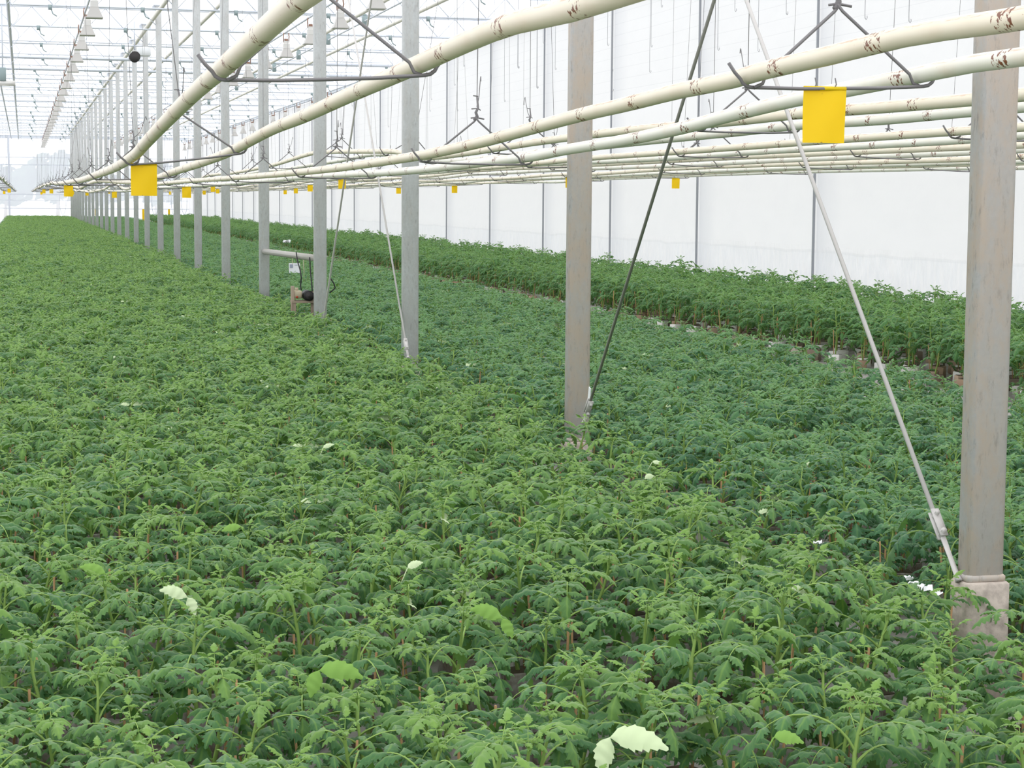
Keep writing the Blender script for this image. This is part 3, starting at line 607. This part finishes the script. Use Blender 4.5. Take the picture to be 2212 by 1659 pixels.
def tomato(seed, h=.34, t0=.36, n=7, bh=.07):
    rr = random.Random(seed); lf, st, sk, bl = MB(), MB(), MB(), MB(); z0 = bh
    lean = V((rr.uniform(-.05,.05), rr.uniform(-.05,.05), 0)); S = lambda t: V((0,0,z0))+V((lean.x*t*t+.008*math.sin(t*7+seed), lean.y*t*t+.006*math.cos(t*6), (h-.03)*t))
    st.tint = (.55,0,0,1); st.tube([S(i/8) for i in range(9)], [.0064-.003*i/8 for i in range(9)], 7, False)
    az = rr.uniform(0, 6.28)
    for i in range(n):
        t = t0+(.95-t0)*(i/(n-1))**.9; az += 2.4+rr.uniform(-.35,.35); age = i/(n-1)
        L = (.125+.075*math.sin(PI*(.18+.62*age)))*rr.uniform(.85,1.12)*(1-.42*max(0, age-.75)/.25)
        compound(lf, st, S(t), az, L, rr.uniform(.55,.95)+.25*age, rr.uniform(-1.25,-.6)+.75*max(0, age-.5), 4 if age < .85 else 3, (1.0-.22*max(0, age-.7)/.3)*rr.uniform(.92,1.1), max(0, (age-.72))*1.9*rr.uniform(.7,1.2), rr)
    for q in range(3): compound(lf, st, S(1.), az+q*2.1+1, .05, 1.25, .7, 2, .45, .75, rr, .35)
    if seed % 2: compound(lf, st, S(.13), az+1.2, .12, .2, -.8, 3, .9, .1, rr)
    a = rr.uniform(0, 6.28); x, y = .018*math.cos(a), .018*math.sin(a); sk.tube([(x,y,.03), (x*1.6,y*1.6,bh+rr.uniform(.17,.27))], .0034, 6)
    hx = .05
    bl.box((0,0,bh/2), (.10,.10,bh), None, .008); bl.m = 1; bl.box((0,0,bh-.0005), (.085,.085,.006), None, .004); bl.m = 0
    return lf, st, sk, bl
NV = 10                                         # the last variant, a rare one, has a pale upturned leaflet
VAR = [tomato(11+i, .315+.018*(i % 4)) for i in range(NV)]
VARC = [tomato(61+i, .36+.02*(i % 4), .34, 8, .10) for i in range(NV)]
for vs_ in (VAR, VARC):
    lf_ = vs_[NV-1][0]; lf_.m = 1; rr_ = random.Random(5)
    leaflet(lf_, V((.03,.02,.35)), V((1,.3,.5)), V((0,0,1)), .075, .020, .9, .3, rr_, 14, .4, -.8); leaflet(lf_, V((.03,.02,.35)), V((-.4,-.8,.2)), V((0,0,1)), .055, .016, .6, .3, rr_, 12, .4, .5)
def merged(parts, name, leafm, blockm):
    a = MB()
    for i, p in enumerate(parts):
        n = len(a.v); a.v += p.v; a.t += p.t; a.uv += p.uv; a.f += [tuple(n+j for j in q) for q in p.f]; a.mi += [((0,5)[q], 1, 2, 3+q)[i] for q in p.mi]
    return a.mesh(name, [leafm, M['stem'], M['stake'], blockm, M['soil'], M['pale']])
PM = {}
for vs_, bs_ in ((VAR, 'AB'), (VARC, 'C')):
  for i, (lf, st, sk, bl) in enumerate(vs_):
    sm, km = st.mesh('stem', M['stem']), sk.mesh('support_stake', M['stake'])
    for bed in bs_: PM[bed, i] = (lf.mesh('leaves', [M['leaf'+bed], M['pale']]), sm, km, bl.mesh('growing_block', [M['pot' if bed == 'C' else 'block'], M['soil']]))
def bed_points(x0, x1, y0, y1, dx, dy, seed, jx=.035):
    rr = random.Random(seed); rows = []; y = y0; i = 0
    while y < y1:
        x = x0+(dx/2 if i % 2 else 0); row = []
        while x <= x1: row.append((x+rr.uniform(-jx,jx), y+rr.uniform(-jx,jx), rr.uniform(0,6.28), rr.uniform(.88,1.12)*(1+.10*noise.noise(V((x*.9, y*.9, seed))))*(1.1 if x > 9.3 and rr.random() < .5 else 1), (NV-1 if rr.random() < .05 else rr.randrange(NV-1)), rr.uniform(-.09,.09), rr.uniform(-.09,.09))); x += dx
        rows.append(row); y += dy; i += 1
    return rows
def inframe(p):
    x, y, d = proj((p[0], p[1], .36)); return d > .5 and -30 < x < W+30 and y < H+120 and y > 0, d
def clear_of_post(p): return not (p[1] < 4.7 and p[0] > 1.0 and math.sin(p[2]*57) > .70) and not (abs(p[0]-XR) < .14 and min(abs(p[1]-(Y0+DY*k)) for k in range(NP)) < .16)
beds = {'A': (bed_points(-.80, 2.66, 3.0, 117.5, .235, .235, 1), 1.0), 'B': (bed_points(2.96, 5.85, 3.0, 117.5, .225, .225, 2), .97), 'C': (bed_points(7.30, 9.60, 3.0, 117.5, .25, .25, 3), 1.06)}
DESC = {'A': ('tomato_plant', 'yellowish green tomato plant', 'left of the posts'), 'B': ('bushy_tomato_plant', 'bluish green tomato plant', 'right of the posts'), 'C': ('tall_tomato_plant', 'taller tomato plant', 'of the white wall bed')}
INDIV = 300
near_plants = []
for bed, (rows, sc) in beds.items():
    nm, look, where = DESC[bed]
    cand = []
    for ri, row in enumerate(rows):
        for p in row:
            if clear_of_post(p):
                ok, d = inframe(p)
                if ok: cand.append((d, ri, p))
    cand.sort(key=lambda q: q[0]); chosen = cand[:INDIV]; ids = {id(c[2]) for c in chosen}
    byrow = {}
    for d, ri, p in chosen: byrow.setdefault(ri, []).append(p)
    for rn, ri in enumerate(sorted(byrow)):
        for cn, p in enumerate(sorted(byrow[ri], key=lambda q: q[0])):
            r = empty(nm, (p[0], p[1], 0)); r.rotation_euler = (p[5], p[6], p[2]); r.scale = (p[3]*sc,)*3
            for pn, me in zip(('leaves', 'stem', 'support_stake', 'growing_block'), PM[bed, p[4]]): link(pn, me, r)
            tag(r, '%s, %s row %s, %s from the left' % (look, nth(rn), where, nth(cn)), 'plant', 'front rows of the ' + where)
            if bed == 'A': near_plants.append(r)
    rest = [p for row in rows for p in row if id(p) not in ids and clear_of_post(p)]
    # every other plant of the bed: one object, its points carry instanced plants
    me = bpy.data.meshes.new('bed_points'); me.from_pydata([(p[0], p[1], 0) for p in rest], [], [])
    a = me.attributes.new('prot', 'FLOAT_VECTOR', 'POINT'); a.data.foreach_set('vector', [c for p in rest for c in (p[5], p[6], p[2])])
    a = me.attributes.new('pscl', 'FLOAT', 'POINT'); a.data.foreach_set('value', [p[3]*sc for p in rest])
    a = me.attributes.new('pidx', 'INT', 'POINT'); a.data.foreach_set('value', [p[4] for p in rest])
    o = link(nm + 's', me); g = bpy.data.node_groups.new('planting', 'GeometryNodeTree'); N = g.nodes
    g.interface.new_socket('Geometry', in_out='INPUT', socket_type='NodeSocketGeometry'); g.interface.new_socket('Geometry', in_out='OUTPUT', socket_type='NodeSocketGeometry')
    gi, go, ip, jn = N.new('NodeGroupInput'), N.new('NodeGroupOutput'), N.new('GeometryNodeInstanceOnPoints'), N.new('GeometryNodeJoinGeometry')
    for i in range(NV):
        src = bpy.data.objects.new('plant_source', merged((VARC if bed == 'C' else VAR)[i], 'plant', M['leaf'+bed], M['pot' if bed == 'C' else 'block'])); q = N.new('GeometryNodeObjectInfo'); q.inputs['Object'].default_value = src; q.inputs['As Instance'].default_value = True
        g.links.new(q.outputs['Geometry'], jn.inputs[0])
    def attr(n_, t):
        q = N.new('GeometryNodeInputNamedAttribute'); q.data_type = t; q.inputs['Name'].default_value = n_; return q.outputs['Attribute']
    er = N.new('FunctionNodeEulerToRotation'); g.links.new(attr('prot', 'FLOAT_VECTOR'), er.inputs[0])
    ip.inputs['Pick Instance'].default_value = True
    for a_, b_ in ((gi.outputs[0], ip.inputs['Points']), (jn.outputs[0], ip.inputs['Instance']), (attr('pidx', 'INT'), ip.inputs['Instance Index']), (er.outputs[0], ip.inputs['Rotation']), (attr('pscl', 'FLOAT'), ip.inputs['Scale']), (ip.outputs[0], go.inputs[0])): g.links.new(a_, b_)
    md = o.modifiers.new('planting', 'NODES'); md.node_group = g
    tag(o, {'A': 'mass of yellowish green tomato plants left of the posts, behind the front rows', 'B': 'mass of bluish green tomato plants between the posts and the path', 'C': 'mass of taller tomato plants along the white wall'}[bed], 'plants', None, 'stuff')
# pale upturned and bright leaves on single plants
bpy.context.view_layer.update()
for i, (px, py, s, mm, up) in enumerate([(405,1275,1.3,'pale',1), (1318,1572,1.9,'pale',0), (1413,1017,.8,'pale',0), (1409,988,.7,'pale',0), (376,1640,1.2,'pale',0), (698,958,.8,'pale',1), (1742,1265,.8,'pale',1), (690,1430,1.6,'bright_leaf',0), (1085,1320,1.4,'bright_leaf',1), (880,1213,.8,'pale',1), (520,1125,1.,'bright_leaf',0), (1672,1572,1.,'bright_leaf',0), (228,1225,1.2,'bright_leaf',1)]):
    p = at(2, px, py, .44); host = min(near_plants, key=lambda r: (r.matrix_world.translation.xy-p.xy).length); rr = random.Random(i); m = MB()
    az = rr.uniform(-.6,.6)+(0 if i % 2 else PI); d = V((math.cos(az), .5*math.sin(az), .9 if up else .25))
    leaflet(m, V((0,0,-.02)), d, V((0,-.75,.6)), .066*s, .0165*s, .9, .3, rr, 14, .4, -.8 if d.x > 0 else .8)
    if s > 1.2: leaflet(m, V((0,0,-.02)), V((-d.x*.3, -.3, -.4)), V((0,-.75,.6)), .042*s, .012*s, .5, .3, rr, 12, .4, .8 if d.x > 0 else -.8)
    m.tube([V((0,0,-.02)), V((0,0,-.02))-d*.02+V((0,0,-.03))], .0018, 5)
    o = m.build('upturned_leaf', M[mm], host); o.matrix_parent_inverse = host.matrix_world.inverted(); o.location = p
    o['label'] = 'pale upturned leaf' if mm == 'pale' else 'bright yellow green leaf'

# ------------------------------------------------------------------ light: an overcast sky
w = bpy.data.worlds.new('sky'); bpy.context.scene.world = w; w.use_nodes = True; t = w.node_tree; bg = t.nodes['Background']
tc = t.nodes.new('ShaderNodeTexCoord'); sx = t.nodes.new('ShaderNodeSeparateXYZ'); rp = t.nodes.new('ShaderNodeValToRGB')
rp.color_ramp.elements[0].position = 0.; rp.color_ramp.elements[0].color = (.90,.94,1,1); rp.color_ramp.elements[1].position = .7; rp.color_ramp.elements[1].color = (1,1,1,1)
t.links.new(tc.outputs['Generated'], sx.inputs[0]); t.links.new(sx.outputs[2], rp.inputs[0]); t.links.new(rp.outputs[0], bg.inputs[0]); bg.inputs[1].default_value = 1.75
sc = bpy.context.scene
sc.view_settings.view_transform = 'Standard'; sc.view_settings.look = 'None'; sc.view_settings.gamma = 1; sc.view_settings.exposure = 0.0; sc.view_settings.use_curve_mapping = False
cy = sc.cycles; cy.max_bounces = 6; cy.diffuse_bounces = 4; cy.glossy_bounces = 2; cy.transmission_bounces = 3; cy.transparent_max_bounces = 10; cy.caustics_reflective = False; cy.caustics_refractive = False
cy.use_denoising = True; cy.use_adaptive_sampling = True; cy.adaptive_threshold = .02
